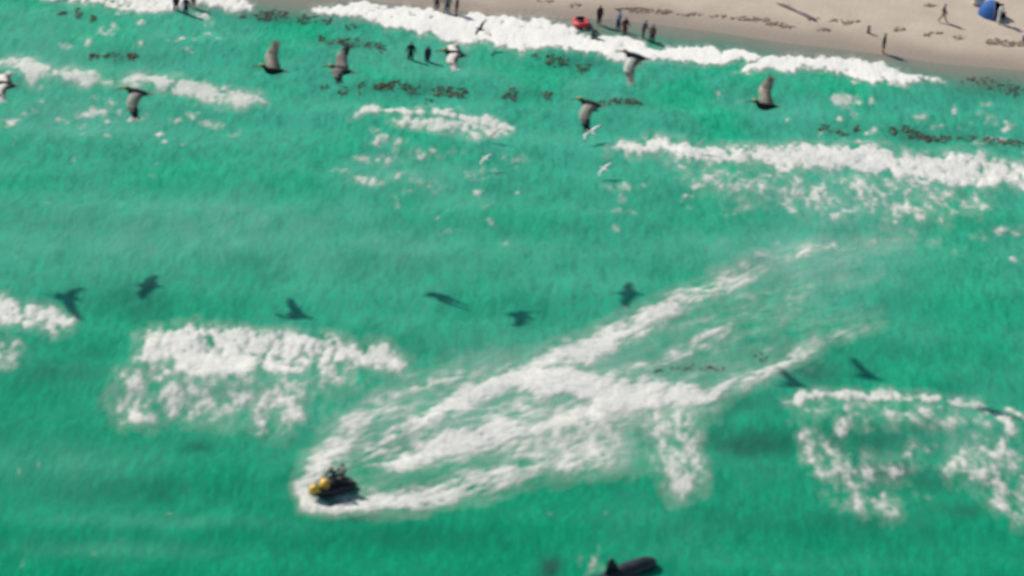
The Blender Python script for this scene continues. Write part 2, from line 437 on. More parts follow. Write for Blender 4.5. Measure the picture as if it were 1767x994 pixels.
def foam(name, shapes, hgt=0.10, seed=0.0, rag=1.15, detail=(1.25, 0.5), cut=0.04, op=0.9, veil=0.42, turn=90.0, grit=1.6):
    allp = []
    for k, data, soft, st in shapes:
        for p in data:
            w = p[2] if k == 's' else 0
            r = (p[2] if k in 'sb' else 0) + soft + 6
            allp += [(p[0] - r, p[1] - r), (p[0] + r, p[1] + r), (p[0] - r, p[1] + r), (p[0] + r, p[1] - r)]
    gp = np.array([G(*p) for p in allp])
    x0, y0 = gp[:, :2].min(0); x1, y1 = gp[:, :2].max(0)
    dx, dy = 0.085, 0.15
    X = np.arange(x0, x1 + dx, dx); Y = np.arange(y0, y1 + dy, dy)
    gx, gy = np.meshgrid(X, Y); x = gx.ravel(); y = gy.ravel()
    px, py = project(np.stack([x, y, np.zeros_like(x)], 1))
    ok = (px > -260) & (px < 2030) & (py > -140) & (py < 1100)
    D = np.zeros_like(x); DV = np.zeros_like(x)
    pw = px + 26 * (fbm(x * .75 + seed, y * .38, 4) - .5); pz = py + 20 * (fbm(x * .75 + 31 + seed, y * .38 + 7, 4) - .5)
    for k, data, soft, st in shapes:
        if k in 'ps': soft = soft * 1.7
        if k == 'p':
            sd = poly_sd(pw, pz, data); D = np.maximum(D, st * sstep(-soft, soft, sd)); DV = np.maximum(DV, min(st, 1) * sstep(-1.6 * soft, soft, sd))
        elif k == 's':
            D = np.maximum(D, st * stroke_cover(pw, pz, data, soft)); DV = np.maximum(DV, min(st, 1) * stroke_cover(pw, pz, data, soft * 1.6))
        else:
            for b in data:
                q = np.sqrt(((pw - b[0]) / b[2]) ** 2 + ((pz - b[1]) / b[3]) ** 2)
                D = np.maximum(D, st * (b[4] if len(b) > 4 else 1) * 0.85 * sstep(2.0, 0.0, q))
    ct, st_ = math.cos(math.radians(turn)), math.sin(math.radians(turn))     # froth is drawn out along this heading
    al, ac = x * ct + y * st_, -x * st_ + y * ct
    nz = fbm(ac * detail[0] + seed * 3.1, al * detail[1] + seed, 5)
    nf = fbm(ac * 3.0 + seed, al * 1.3 + 5, 3)
    nb = fbm(x * 0.45 + seed, y * 0.3 + 3, 3)
    nn = 0.5 + grit * (0.56 * nz + 0.44 * nf - 0.5)
    thr = 0.86 - 0.66 * D                     # lacy where cover is thin, closed where it is dense
    A = sstep(thr - 0.14, thr + 0.30, nn) * np.clip(D * 3.0, 0, 1)
    A = A * (0.50 + 0.42 * D) * (0.62 + 0.45 * nf + 0.35 * nb)
    A = op * A + (1 - A) * veil * np.maximum(DV, 0.8 * D) * np.clip(0.15 + 1.6 * (nn - 0.25), 0, 1)
    A = np.clip(A, 0, 1) * ok
    z = water_z(x, y) + 0.025 + hgt * sstep(0.2, 1.0, A) * (0.25 + 0.9 * nz)
    z = np.maximum(z, sand_z(x, y) + 0.03)
    ny, nx = gx.shape; idx = np.arange(nx * ny).reshape(ny, nx)
    q = np.stack([idx[:-1, :-1], idx[:-1, 1:], idx[1:, 1:], idx[1:, :-1]], -1).reshape(-1, 4)
    q = q[(A[q].max(1) > cut)]
    used = np.zeros(nx * ny, bool); used[q.ravel()] = True
    remap = np.cumsum(used) - 1
    V = np.stack([x, y, z], 1)[used]
    return grid_mesh(name, V, remap[q], 'foam', {'cover': A[used]})

def wave(label, shapes, **k):
    o = foam('breaking_wave', [q for q in shapes if q[0] != 'b'], **k)
    tr = [q for q in shapes if q[0] == 'b']
    if tr:
        f = foam('trailing_foam', tr, **dict(k, hgt=0.05)); f.parent = o; f['kind'] = 'stuff'
    return tag(o, label, 'wave', 'waves breaking towards the beach')

wave('white wave running under the wading trio at the upper left edge',
     [('p', [(-40, -60), (60, -40), (300, -34), (400, -8), (436, 6), (436, 17), (405, 16), (350, 10), (320, 16), (270, 25), (225, 20), (170, 9), (110, 2), (20, -10)], 5, 1.05),
      ('b', [(345, 28, 16, 6), (362, 38, 8, 7), (200, 20, 30, 8, .6)], 4, .75)], seed=1.0)
wave('longest solid white shore break along the wet sand below the red boat',
     [('p', [(528, 20), (560, 12), (640, 4), (700, 13), (760, 21), (830, 29), (880, 27), (930, 34), (985, 45), (1020, 62), (1060, 62), (1100, 71), (1130, 83), (1160, 77), (1220, 81), (1280, 88), (1312, 101),
             (1280, 108), (1200, 113), (1140, 108), (1080, 104), (1040, 102), (1000, 92), (960, 84), (935, 82), (895, 92), (870, 84), (840, 77), (800, 72), (760, 67), (720, 57), (670, 46), (620, 32), (570, 28)], 5, 1.2)],
     op=1.1, seed=2.0, hgt=0.09)
wave('bright white shore break beside the lone walker in black on the sand',
     [('p', [(1262, 124), (1310, 106), (1365, 94), (1420, 102), (1490, 103), (1535, 117), (1570, 128), (1582, 142), (1555, 146), (1500, 141), (1460, 133), (1400, 120), (1340, 124), (1300, 127)], 5, 1.2),
      ('s', [(1575, 138, 7, 1), (1610, 142, 4, .7), (1655, 149, 2, .5)], 3, 1), ('b', [(1480, 140, 30, 8, .7), (1545, 145, 20, 8, .7)], 4, .9)], op=1.0, seed=3.0, hgt=0.09)
wave('ragged white wave at the left edge under the cut-off pelican',
     [('p', [(-60, 96), (0, 102), (40, 97), (72, 105), (100, 117), (160, 119), (172, 135), (158, 152), (120, 141), (92, 131), (58, 142), (38, 130), (0, 112), (-60, 108)], 6, 1.08)], op=.66, seed=4.0)
wave('narrow slanting white wave behind the pelican with a drooping dark-tipped wing at left',
     [('p', [(178, 144), (230, 131), (290, 131), (350, 143), (400, 158), (455, 166), (460, 178), (400, 187), (350, 176), (300, 157), (250, 149)], 6, 1.08)], op=.66, seed=5.0)
wave('small ragged white wave in the middle with lacy foam trailing below',
     [('s', [(610, 204, 5, .8), (650, 192, 6, 1), (760, 192, 7, 1), (840, 208, 10, 1), (880, 222, 8, .9)], 4, 1.15),
      ('p', [(660, 205), (720, 200), (800, 205), (870, 215), (875, 236), (820, 242), (760, 226), (700, 222)], 6, .98),
      ('b', [(660, 246, 22, 8), (690, 250, 12, 8), (655, 275, 45, 9), (720, 262, 45, 7), (640, 315, 30, 8), (690, 308, 28, 9), (735, 315, 20, 6), (755, 328, 10, 6)], 4, .72)], op=.72, seed=6.0)
wave('long white wave crossing the right side below the rightmost pelican',
     [('p', [(1040, 264), (1072, 245), (1120, 237), (1200, 247), (1300, 257), (1350, 255), (1390, 249), (1440, 257), (1500, 250), (1580, 268), (1640, 262), (1690, 268), (1767, 287), (1830, 295),
             (1830, 330), (1767, 322), (1700, 318), (1640, 318), (1590, 318), (1540, 300), (1480, 294), (1420, 286), (1360, 292), (1300, 281), (1200, 276), (1130, 268), (1080, 265)], 8, 1.0),
      ('p', [(1160, 280), (1300, 288), (1430, 296), (1560, 310), (1700, 325), (1700, 345), (1640, 372), (1560, 385), (1500, 372), (1420, 375), (1350, 345), (1250, 335), (1180, 310)], 16, .5)], op=.86, seed=7.0, hgt=0.07)
wave('broad white wave with torn foam below it, to the left of the jet ski wake',
     [('p', [(238, 582), (258, 566), (290, 572), (335, 561), (375, 566), (430, 571), (500, 574), (570, 581), (620, 598), (670, 599), (700, 622), (690, 637), (640, 636), (600, 640), (560, 630), (520, 645), (470, 642),
             (430, 648), (400, 660), (350, 660), (310, 655), (295, 622), (240, 626)], 9, 1.0),
      ('p', [(178, 700), (205, 650), (260, 632), (560, 636), (620, 655), (560, 705), (470, 760), (420, 730), (330, 722), (210, 735)], 14, .42),
      ('b', [(235, 665, 30, 22), (200, 690, 18, 14), (290, 675, 22, 18), (350, 690, 32, 18), (410, 660, 18, 10), (490, 690, 35, 25), (455, 720, 22, 18), (510, 720, 20, 12),
             (240, 717, 35, 10, .9), (310, 715, 18, 10), (560, 650, 12, 20), (620, 655, 14, 10), (455, 745, 20, 8, .8), (550, 690, 12, 5, .8), (540, 740, 8, 5, .9)], 6, .82)], op=.84, veil=.5, seed=8.0, hgt=0.07)
wave('white wave at the left edge below the farthest left pelican shadows',
     [('p', [(-60, 505), (0, 507), (40, 524), (98, 526), (125, 546), (120, 568), (85, 580), (45, 566), (0, 570), (-60, 570)], 8, .95),
      ('b', [(5, 612, 25, 24), (32, 598, 10, 10)], 5, .85)], op=.8, seed=9.0)
wave('thin arched wave crest at the right with scattered foam under it',
     [('s', [(1362, 692, 9, .9), (1400, 684, 9, 1), (1500, 680, 9, 1), (1600, 684, 9, .95), (1690, 697, 7, .8), (1725, 722, 12, .95), (1748, 748, 10, .95)], 6, 1.0),
      ('s', [(1740, 706, 6, .9), (1790, 730, 10, 1)], 4, 1),
      ('p', [(1370, 695), (1500, 685), (1690, 700), (1740, 750), (1690, 745), (1600, 728), (1480, 735), (1400, 720)], 12, .46),
      ('p', [(1372, 730), (1410, 745), (1470, 790), (1550, 800), (1590, 800), (1560, 830), (1490, 830), (1500, 870), (1550, 890), (1530, 898), (1450, 880), (1410, 820), (1385, 790)], 14, .5),
      ('p', [(1640, 780), (1690, 740), (1767, 760), (1800, 850), (1800, 910), (1740, 900), (1700, 850), (1640, 820)], 16, .56),
      ('b', [(1390, 757, 9, 15), (1424, 780, 8, 12), (1455, 735, 12, 18), (1405, 800, 10, 18), (1430, 820, 22, 12), (1455, 850, 18, 30), (1470, 805, 20, 20), (1520, 872, 22, 16), (1540, 888, 9, 12), (1535, 812, 22, 10),
             (1563, 790, 10, 14), (1505, 742, 12, 6, .7), (1570, 765, 12, 12), (1605, 775, 16, 8), (1590, 880 - 25, 16, 7, .7), (1655, 805, 34, 14), (1710, 785, 22, 14), (1725, 825, 20, 22), (1735, 875, 22, 14), (1765, 890, 20, 16), (1640, 735, 60, 20, .55), (1590, 720, 14, 22, .7), (1760, 850, 10, 20, .8)], 6, .8)], op=.78, seed=10.0, hgt=0.08)

wake = foam('wake', [
    ('p', [(540, 850), (560, 800), (640, 715), (760, 655), (880, 640), (1000, 645), (1230, 680), (1215, 700), (1100, 720), (1080, 790), (930, 805), (800, 830), (700, 800), (640, 815)], 26, .5),
    ('p', [(900, 645), (1100, 560), (1330, 445), (1450, 425), (1500, 470), (1400, 520), (1520, 550), (1340, 640), (1200, 680), (1000, 650)], 26, .2),
    ('s', [(1228, 690, 12, .9), (1170, 684, 19, 1.1), (1060, 680, 22, 1.2), (980, 662, 22, 1.2), (880, 655, 18, 1.1), (810, 682, 17, 1.05), (740, 722, 17, 1.05), (680, 752, 14, 1.0), (640, 775, 14, .9)], 10, 1.0),
    ('s', [(625, 800, 9, .9), (690, 798, 14, 1.1), (770, 768, 18, 1.15), (850, 752, 18, 1.15), (925, 742, 14, 1.0), (1010, 710, 22, .9), (1060, 700, 20, .8)], 10, 1.0),
    ('s', [(520, 838, 10, .65), (545, 815, 20, .8), (585, 775, 26, .85), (625, 730, 26, .75), (668, 700, 22, .6), (720, 668, 20, .5), (800, 648, 18, .55)], 14, 1.0),
    ('s', [(560, 872, 6, .8), (620, 874, 12, .9), (690, 868, 20, .9), (770, 846, 24, .8), (860, 822, 26, .7), (940, 800, 24, .65), (1040, 795, 22, .6)], 10, 1.0),
    ('s', [(520, 842, 14, .95), (532, 868, 12, .95), (575, 880, 10, .95), (640, 872, 12, .95)], 8, 1.0),
    ('s', [(590, 862, 10, .9), (625, 850, 9, .8), (660, 845, 8, .5)], 8, 1.0),
    ('s', [(530, 832, 16, .9), (560, 808, 14, .95)], 9, 1.0),
    ('s', [(900, 648, 14, .9), (980, 615, 22, 1.0), (1080, 572, 20, .92), (1160, 532, 18, .82), (1240, 490, 16, .72), (1330, 450, 14, .62), (1420, 428, 11, .5), (1560, 410, 14, .3)], 10, 1.0),
    ('s', [(1030, 662, 12, .62), (1120, 630, 13, .6), (1200, 592, 13, .58), (1290, 550, 11, .5), (1400, 500, 11, .4), (1480, 460, 10, .22)], 10, 1.0),
    ('s', [(1205, 690, 12, .85), (1270, 665, 12, .75), (1340, 630, 12, .64), (1420, 590, 11, .5), (1510, 555, 12, .3)], 9, 1.0)],
    hgt=0.07, op=.82, veil=.78, grit=1.3, turn=50.0, seed=11.0, detail=(1.1, 0.48))
drip = foam('trailing_foam', [('p', [(940, 700), (1080, 700), (1075, 790), (1000, 815), (940, 800)], 16, .58),
    ('p', [(1090, 695), (1205, 700), (1210, 740), (1212, 845), (1165, 862), (1135, 820), (1125, 760)], 12, .66)], hgt=0.05, seed=14.0, op=.78, veil=.55, grit=1.35)
drip.parent = wake; drip['kind'] = 'stuff'
sp = foam('bow_spray', [('s', [(522, 842, 10, 1), (532, 866, 9, 1.1), (560, 876, 8, 1.1), (600, 874, 8, 1.0), (640, 866, 8, .8)], 7, 1.1), ('s', [(520, 838, 10, 1.0), (540, 815, 14, 1.0), (575, 790, 12, .9)], 9, 1.0)],
          hgt=0.14, seed=15.0, op=.72, veil=.55, detail=(1.6, 0.8))
sp.parent = wake; sp['kind'] = 'stuff'
tag(wake, 'broad forked trail of white wake curving behind the yellow jet ski', 'wake')

_r = random.Random(5)
sc = [(180, 55, 18, 8), (150, 72, 14, 7), (115, 80, 12, 8), (240, 80, 14, 6, .7), (200, 45, 10, 6), (310, 72, 20, 5), (345, 72, 14, 6), (315, 90, 14, 6), (360, 62, 8, 5), (240, 45, 6, 5), (375, 70, 8, 5, .7),
      (175, 190, 30, 5), (145, 198, 18, 5), (190, 175, 8, 8), (205, 195, 6, 14, .8), (145, 218, 10, 10), (140, 235, 14, 6, .7), (105, 205, 10, 7), (45, 196, 20, 7), (20, 213, 14, 7), (70, 176, 6, 5, .8), (240, 205, 12, 4),
      (350, 210, 22, 10, .75), (270, 232, 10, 6), (285, 245, 6, 6), (325, 200, 8, 6), (380, 215, 10, 8, .6), (320, 250, 12, 5),
      (820, 300, 18, 10, .85), (855, 300, 12, 8, .8), (895, 280, 14, 10, .6), (870, 270, 8, 8, .6), (840, 355, 14, 8, .7), (825, 340, 8, 7, .7), (850, 385, 12, 6, .6), (870, 415, 14, 8, .55), (590, 300, 14, 5, .6), (680, 345, 10, 14, .6), (750, 375, 10, 5, .5), (780, 400, 20, 6, .45), (895, 332, 10, 4, .7),
      (1075, 318, 14, 10, .7), (1075, 345, 8, 10, .7), (1075, 365, 24, 6, .7), (1050, 322, 8, 5, .7), (1110, 322, 14, 5, .7), (1062, 395, 8, 6, .5),
      (1290, 312, 14, 6), (1275, 328, 16, 6), (1190, 355, 10, 12, .6), (1285, 360, 12, 7, .6), (1375, 365, 12, 7, .8), (1450, 375, 16, 8, .8), (1530, 365, 14, 10, .95), (1520, 392, 8, 6, .8), (1590, 378, 18, 9, .95), (1610, 355, 24, 9, .8), (1690, 355, 14, 7, .9), (1600, 335, 40, 8, .6), (1640, 372, 12, 8, .7),
      (1460, 172, 16, 9, .9), (1450, 166, 14, 6, .9), (1478, 182, 10, 6, .9), (1500, 178, 7, 9, .85), (1485, 195, 12, 6, .85), (1451, 207, 6, 6, 1.1), (1590, 205, 12, 6, .85), (1648, 191, 6, 6, 1.1), (1700, 205, 18, 10, .9), (1736, 219, 9, 6, 1), (1720, 240, 20, 6, .7), (1690, 248, 14, 5, .8), (1500, 228, 9, 7, .9), (1490, 243, 22, 5, .8), (1620, 220, 8, 5, .7), (1420, 228, 6, 6, .8), (1362, 212, 8, 5, .7), (1245, 160, 8, 8, .7), (1275, 170, 8, 6, .6), (1660, 222, 8, 4, .6), (1770, 270, 14, 5, .7), (1700, 185, 12, 6, .5),
      (1435, 425, 8, 8, .6), (1500, 415, 12, 8, .7), (1470, 450, 12, 9, .8), (1610, 420, 30, 12, .55), (1660, 435, 14, 10, .5), (1740, 400, 28, 8, .8), (1700, 410, 16, 8, .7), (1750, 450, 24, 8, .7), (1580, 400, 40, 8, .4), (1345, 415, 16, 8, .4),
      (1000, 972, 7, 16, .5), (1026, 972, 10, 22, .62), (1032, 990, 18, 12, .6), (66, 806, 3, 6, .9), (34, 812, 3, 6, .8), (40, 970, 3, 6, .7), (168, 884, 3, 6, .4), (205, 935, 5, 10, .4), (950, 890, 6, 6, .4), (1040, 885, 8, 7, .4), (1245, 940, 8, 8, .4),
      (80, 355, 20, 4, .3), (260, 300, 16, 5, .4), (300, 205, 8, 6, .7), (405, 225, 12, 6, .5), (60, 150, 14, 6, .6), (560, 225, 8, 5, .4), (640, 228, 12, 6, .7), (805, 262, 10, 5, .6), (240, 905, 30, 5, .35), (290, 890, 20, 5, .3), (150, 955, 40, 5, .3), (700, 330, 10, 8, .5)]
for i in range(46):
    a, b = _r.uniform(1170, 1700), _r.uniform(300, 385)
    sc.append((a, b, _r.uniform(5, 14), _r.uniform(3, 7), _r.uniform(.5, .85)))
for i in range(30):
    sc.append((_r.uniform(0, 430), _r.uniform(160, 300), _r.uniform(4, 12), _r.uniform(3, 6), _r.uniform(.3, .6)))
tag(foam('sea_foam', [('b', sc, 5, .92)], hgt=0.04, op=.72, veil=.3, seed=12.0), kind='stuff')

# ------------------------------------------------------------------ kelp
def fronds(mb, cx, cy, rx, ry, n, rnd, lo=.35, hi=1.0, zf=None, wide=.13):
    """n leathery bent blades round a picture point; every blade a solid strip"""
    for _ in range(n):
        a = rnd.uniform(0, 6.283); r = math.sqrt(rnd.random())
        P = G(cx + rx * r * math.cos(a), cy + ry * r * math.sin(a))
        z = zf(P[0], P[1])
        L = rnd.uniform(lo, hi); w = wide * rnd.uniform(.6, 1.4); an = rnd.gauss(1.35, 0.7); lift = rnd.uniform(.01, .07)
        d = Vector((math.cos(an), math.sin(an), 0)); s = Vector((-d.y, d.x, 0)); mi = 1 if rnd.random() < .22 else 0
        rings = []
        for t, ww, zz in ((-.5, .25, 0), (-.15, 1, lift), (.2, .9, lift * .6), (.5, .12, 0.0)):
            c = Vector((P[0], P[1], z + .03 + zz)) + d * (t * L) + s * (0.15 * L * math.sin(3 * t + an))
            rings.append([c + s * (w * ww), c + Vector((0, 0, .03)), c - s * (w * ww), c - Vector((0, 0, .025))])
        mb.loft(rings, mi)
wz = lambda x, y: float(water_z(np.float64(x), np.float64(y)))
sz = lambda x, y: float(sand_z(np.float64(x), np.float64(y)))
RAFTS = [
    ('three reddish tufts of kelp near the top left corner', [(108, 24, 5, 4, 6), (135, 24, 5, 7, 12), (160, 33, 5, 4, 7)]),
    ('faint dark strip of kelp left of the two leftmost raised-wing pelicans', [(165, 97, 12, 4, 8), (195, 98, 14, 4, 10), (228, 97, 8, 5, 14)]),
    ('reddish kelp strip between the upper left wave and the shore break', [(455, 28, 14, 6, 22), (480, 25, 16, 6, 18), (530, 34, 14, 6, 14), (565, 37, 10, 4, 8), (420, 26, 8, 4, 6), (600, 45, 14, 4, 6)]),
    ('kelp strip just left of the two waders standing in green water', [(556, 66, 6, 5, 9), (580, 72, 14, 5, 12), (605, 72, 14, 7, 16), (645, 77, 14, 6, 14), (660, 84, 8, 5, 6)]),
    ('gold and brown kelp scraps right below the pelican in level flight', [(592, 153, 8, 6, 8), (620, 150, 8, 7, 8), (560, 148, 5, 5, 3)]),
    ('dense reddish kelp strip in the middle under the two waders', [(660, 148, 12, 4, 20), (685, 148, 14, 5, 22), (712, 155, 14, 5, 14)]),
    ('dark kelp clump with golden ends below the pelican with glaring sunlit wings', [(755, 158, 8, 6, 12), (775, 160, 10, 6, 14), (795, 161, 10, 6, 16), (740, 172, 6, 4, 4)]),
    ('two lone kelp tufts left of the pelican with a yellow crown and drooping wing', [(884, 163, 8, 7, 14), (872, 170, 5, 4, 4), (942, 166, 9, 5, 10)]),
    ('reddish kelp scraps along the lower edge of the shore break', [(950, 103, 8, 5, 12), (968, 105, 12, 8, 16), (1004, 114, 12, 6, 12), (925, 100, 6, 4, 5)]),
    ('kelp strip trailing right of the pelican with a drooping wing in the middle', [(1050, 178, 14, 4, 10), (1065, 176, 8, 4, 10), (1088, 177, 10, 4, 14), (1105, 180, 6, 4, 6)]),
    ('short reddish kelp bits above the long right hand wave', [(1424, 222, 8, 6, 10), (1455, 228, 8, 4, 10), (1480, 220, 6, 4, 9)]),
    ('dark red kelp strip above the long wave at the right', [(1541, 227, 6, 5, 10), (1567, 222, 8, 5, 12), (1585, 231, 16, 5, 22), (1620, 238, 18, 6, 26)]),
    ('kelp strip running off the right edge above the long wave', [(1670, 236, 16, 4, 12), (1710, 240, 16, 4, 14), (1750, 246, 18, 5, 24), (1785, 250, 12, 5, 8)]),
    ('murky kelp patch at the right edge beside the shallows', [(1690, 138, 24, 6, 10), (1730, 148, 26, 8, 18), (1755, 160, 16, 6, 12)]),
    ('thin kelp line floating along the jet ski wake', [(1130, 640, 14, 4, 3), (1180, 632, 24, 5, 5), (1230, 640, 24, 4, 5), (1310, 615, 10, 6, 4)]),
]
rk = random.Random(11)
for lab, spots in RAFTS:
    raft = empty('kelp_raft', GW(spots[0][0], spots[0][1]))
    for cx, cy, rx, ry, n in spots:
        mb = MB(); fronds(mb, cx, cy, rx * 1.25, ry * 1.4, int(n * 1.5), rk, .2, .7, wz, .06)
        mb.v = [tuple(Vector(v) - raft.location) for v in mb.v]
        mb.build('kelp_clump', ['kelp', 'kelp_gold'], raft)['kind'] = 'stuff'
    tag(raft, lab, 'kelp', 'kelp floating in the shallows')
WRACK = [
    ('longest brown seaweed line on the sand behind the people by the red boat', [(1085, 18, 20, 2, 26), (1110, 21, 24, 3, 40), (1145, 23, 14, 3, 24)]),
    ('brown seaweed strip on the sand left of the slanting driftwood pole', [(1195, 28, 22, 2, 22), (1240, 31, 14, 2, 10), (1285, 36, 22, 3, 30), (1310, 38, 14, 3, 18)]),
    ('small seaweed strip on the sand below the driftwood pole', [(1335, 45, 18, 3, 20), (1360, 49, 10, 2, 12)]),
    ('faint seaweed scraps at the right foot of the driftwood pole', [(1400, 37, 12, 2, 9), (1440, 40, 12, 2, 10), (1460, 44, 10, 3, 14), (1478, 43, 6, 2, 5)]),
    ('dark little seaweed clump on the sand left of the wooden stump', [(1420, 55, 9, 3, 18)]),
    ('reddish seaweed clump on the sand right of the lone walker', [(1550, 55, 10, 3, 18)]),
    ('seaweed clump on the sand below the walker in tan trousers', [(1604, 64, 9, 3, 16), (1623, 62, 6, 2, 7)]),
    ('small reddish seaweed clump on the sand between walker and right edge', [(1653, 69, 8, 3, 16)]),
    ('thick brown seaweed bank at the right edge of the beach', [(1715, 77, 14, 5, 34), (1735, 80, 10, 5, 20), (1757, 80, 14, 4, 40), (1785, 82, 14, 4, 14)]),
    ('faint seaweed scrap on the sand at far left of the blue tent', [(1602, 19, 8, 3, 10)]),
    ('faint seaweed patch at the sand edge left of the red boat', [(940, 5, 14, 2, 8), (992, 12, 8, 3, 10)]),
]
for lab, spots in WRACK:
    heap = empty('seaweed_wrack', GT(spots[0][0], spots[0][1]))
    for cx, cy, rx, ry, n in spots:
        mb = MB(); fronds(mb, cx, cy - 1, rx * 1.2, ry * 1.1, int(n * 1.1), rk, .2, .55, sz, .055)
        mb.v = [tuple(Vector(v) - heap.location) for v in mb.v]
        mb.build('seaweed_clump', ['wrack', 'wrack'], heap)['kind'] = 'stuff'
    tag(heap, lab, 'seaweed', 'dry seaweed washed up on the sand')

# driftwood pole and stump
A, B = GT(1341, 7), GT(1408, 38)
mb = MB(); pts = [A.lerp(B, t) + Vector((0.05 * math.sin(9 * t), 0.35 * math.sin(3 * t) * .6, .08)) for t in np.linspace(0, 1, 9)]
mb.tube(pts, [.07, .15, .18, .14, .11, .15, .19, .17, .06], 0, 8)
mb.tube([pts[2], pts[2] + Vector((.25, .35, .12))], [.05, .02], 0, 6)
tag(mb.build('driftwood_pole', 'wood'), 'long dark driftwood pole lying slantwise on the pale sand', 'driftwood')
P = GT(1498, 57)
mb = MB(); mb.tube([P + Vector((0, 0, -.1)), P + Vector((.01, 0, .3)), P + Vector((-.03, 0, .62)), P + Vector((-.04, 0, .68))], [.16, .14, .13, .08], 0, 9)
tag(mb.build('wooden_stump', 'wood'), 'short brown wooden stump standing alone on the sand', 'stump')

# ------------------------------------------------------------------ pelicans
SUNV = Vector((-SA, SB, 1.0))
def pelican(px, py, h, near, far, label, scale=1.62, yaw=0.0, pale='bird_pale', tip='bird_dark', pitch=0.0, chord=1.3):
    """h: metres above the water; near / far: (inner, outer) wing angles in degrees, up positive"""
    v = ray(px, py); t = (h - CAMZ) / v[2]; loc = C_ + v * t
    mb = MB()                                # head towards -x, wings along y
    st = [(.66, .015, .02, .006), (.60, .02, .085, .012), (.46, .01, .075, .03), (.30, -.005, .115, .085), (.12, -.02, .145, .13), (-.08, -.02, .15, .145), (-.22, 0, .12, .125),
          (-.31, .05, .075, .09), (-.36, .11, .055, .075), (-.40, .165, .055, .06), (-.46, .18, .055, .055), (-.52, .165, .042, .042), (-.56, .15, .025, .025)]
    def bm(i, j):
        if i >= 9 and 0 <= j <= 4: return 2
        if i == 8 and 1 <= j <= 3: return 2
        if i <= 1: return 3
        return 0
    mb.loft([ring(x, z, a * (1.25 if x > -.3 else 1.45), b * (1.3 if x > -.3 else 1.5)) for x, z, a, b in st], mfun=bm)
    S = [(0, -.20, .42, .05), (.16, -.25, .41, .045), (.34, -.29, .38, .04), (.50, -.31, .36, .034), (.64, -.27, .34, .028), (.80, -.18, .29, .02), (.93, -.06, .2, .014), (1.0, .04, .07, .008)]
    SPAN = 1.12
    for sd, (ti, to) in ((-1, near), (1, far)):
        y, z, prev = .07, .07, 0.0; rings = []
        for s, le, ch, th in S:
            ang = math.radians(ti if s <= .42 else ti + (to - ti) * min(1, (s - .42) / .18))
            ds = (s - prev) * SPAN; y += ds * math.cos(ang); z += ds * math.sin(ang); prev = s
            ch = ch * chord
            ny, nz = -math.sin(ang), math.cos(ang)
            def q(u, up): return (le + ch * u, sd * (y + ny * up), z + nz * up)
            rings.append([q(0, 0), q(.25, th), q(.6, th * .9), q(1, .004), q(.6, -th * .3), q(.25, -th * .5)])
        def wm(i, j):
            if i >= 5: return 4
            if j in (2, 3): return 3 if i < 4 else 4
            if i == 4: return 3
            return 1
        mb.loft(rings, mfun=wm)
        tipc = rings[-2]                      # splayed primary feathers
        ang = math.radians(to)
        for k in range(5):
            u = .1 + .2 * k; base = [tipc[0][a] + (tipc[3][a] - tipc[0][a]) * u for a in range(3)]
            dv = Vector((.10 + .16 * k - .05, sd * math.cos(ang) * (1 - .1 * k), math.sin(ang) * (1 - .1 * k))).normalized()
            Lf = .26 - .02 * k; e = [base[a] + dv[a] * Lf for a in range(3)]
            mb.add([(base[0] - .03, base[1], base[2] + .006), (base[0] + .03, base[1], base[2] + .006), (e[0] + .012, e[1], e[2] + .004), (e[0] - .012, e[1], e[2] + .004),
                    (base[0] - .03, base[1], base[2] - .006), (base[0] + .03, base[1], base[2] - .006), (e[0] + .012, e[1], e[2] - .004), (e[0] - .012, e[1], e[2] - .004)],
                   [(0, 1, 2, 3), (7, 6, 5, 4), (0, 4, 5, 1), (1, 5, 6, 2), (2, 6, 7, 3), (3, 7, 4, 0)], 4)
    o = mb.build('pelican', ['bird_dark', pale, 'bird_crown', 'bird_brown', tip])
    bl = MB(); bl.loft([ring(-.545, .152, .026, .03, 8), ring(-.64, .115, .022, .035, 8), ring(-.76, .075, .016, .028, 8), ring(-.86, .045, .01, .012, 8)])
    bl.blob((-.53, .045, .18), (.012, .008, .012), 1, 6, 4); bl.blob((-.53, -.045, .18), (.012, .008, .012), 1, 6, 4)
    bl.build('bill', ['bill', 'bird_crown'], o)
    o.location = loc; o.scale = (scale,) * 3; o.rotation_euler = (0, math.radians(pitch), math.radians(yaw))
    tag(o, label, 'pelican', 'pelicans flying along the surf')
    return o

pelican(470, 121, 11.8, (82, 96), (70, 88), 'pelican at upper left with both pale wings raised high over a dark body', yaw=0, tip='bird_brown')
pelican(588, 122, 12.7, (28, -30), (22, 44), 'pelican with wings half raised, between the far left raised-wing one and the two waders', yaw=-3, pale='bird_brown')
pelican(784, 94, 12.9, (-6, -18), (4, -12), 'pelican gliding with flat wings glaring white in the sun just right of the two waders', yaw=2, pale='bird_glare', tip='bird_glare')
pelican(7, 147, 10.5, (-6, -20), (6, -6), 'pelican cut off by the left edge with wings glaring white in the sun', yaw=3, pale='bird_glare', tip='bird_glare')
pelican(236, 160, 11.5, (-32, -78), (-22, -38), 'pelican at left with its near wing drooping to a dark tip', yaw=-2)
pelican(1095, 98, 16.4, (-50, -66), (-34, -50), 'pelican against the shore break with one long pale wing hanging down', yaw=-12, tip='bird_pale', pale='bird_glare')
pelican(1018, 180, 14.3, (-36, -72), (-30, -50), 'pelican in the middle with yellow crown and drooping dark-tipped wing', yaw=-10)
pelican(1320, 182, 15.4, (84, 100), (74, 92), 'rightmost pelican with brownish wings raised straight up', yaw=0, tip='bird_brown')

pelican(-148, 150, 10.8, (40, 30), (30, 20), 'pelican flying just beyond the left edge, seen only by its shadow', yaw=0)

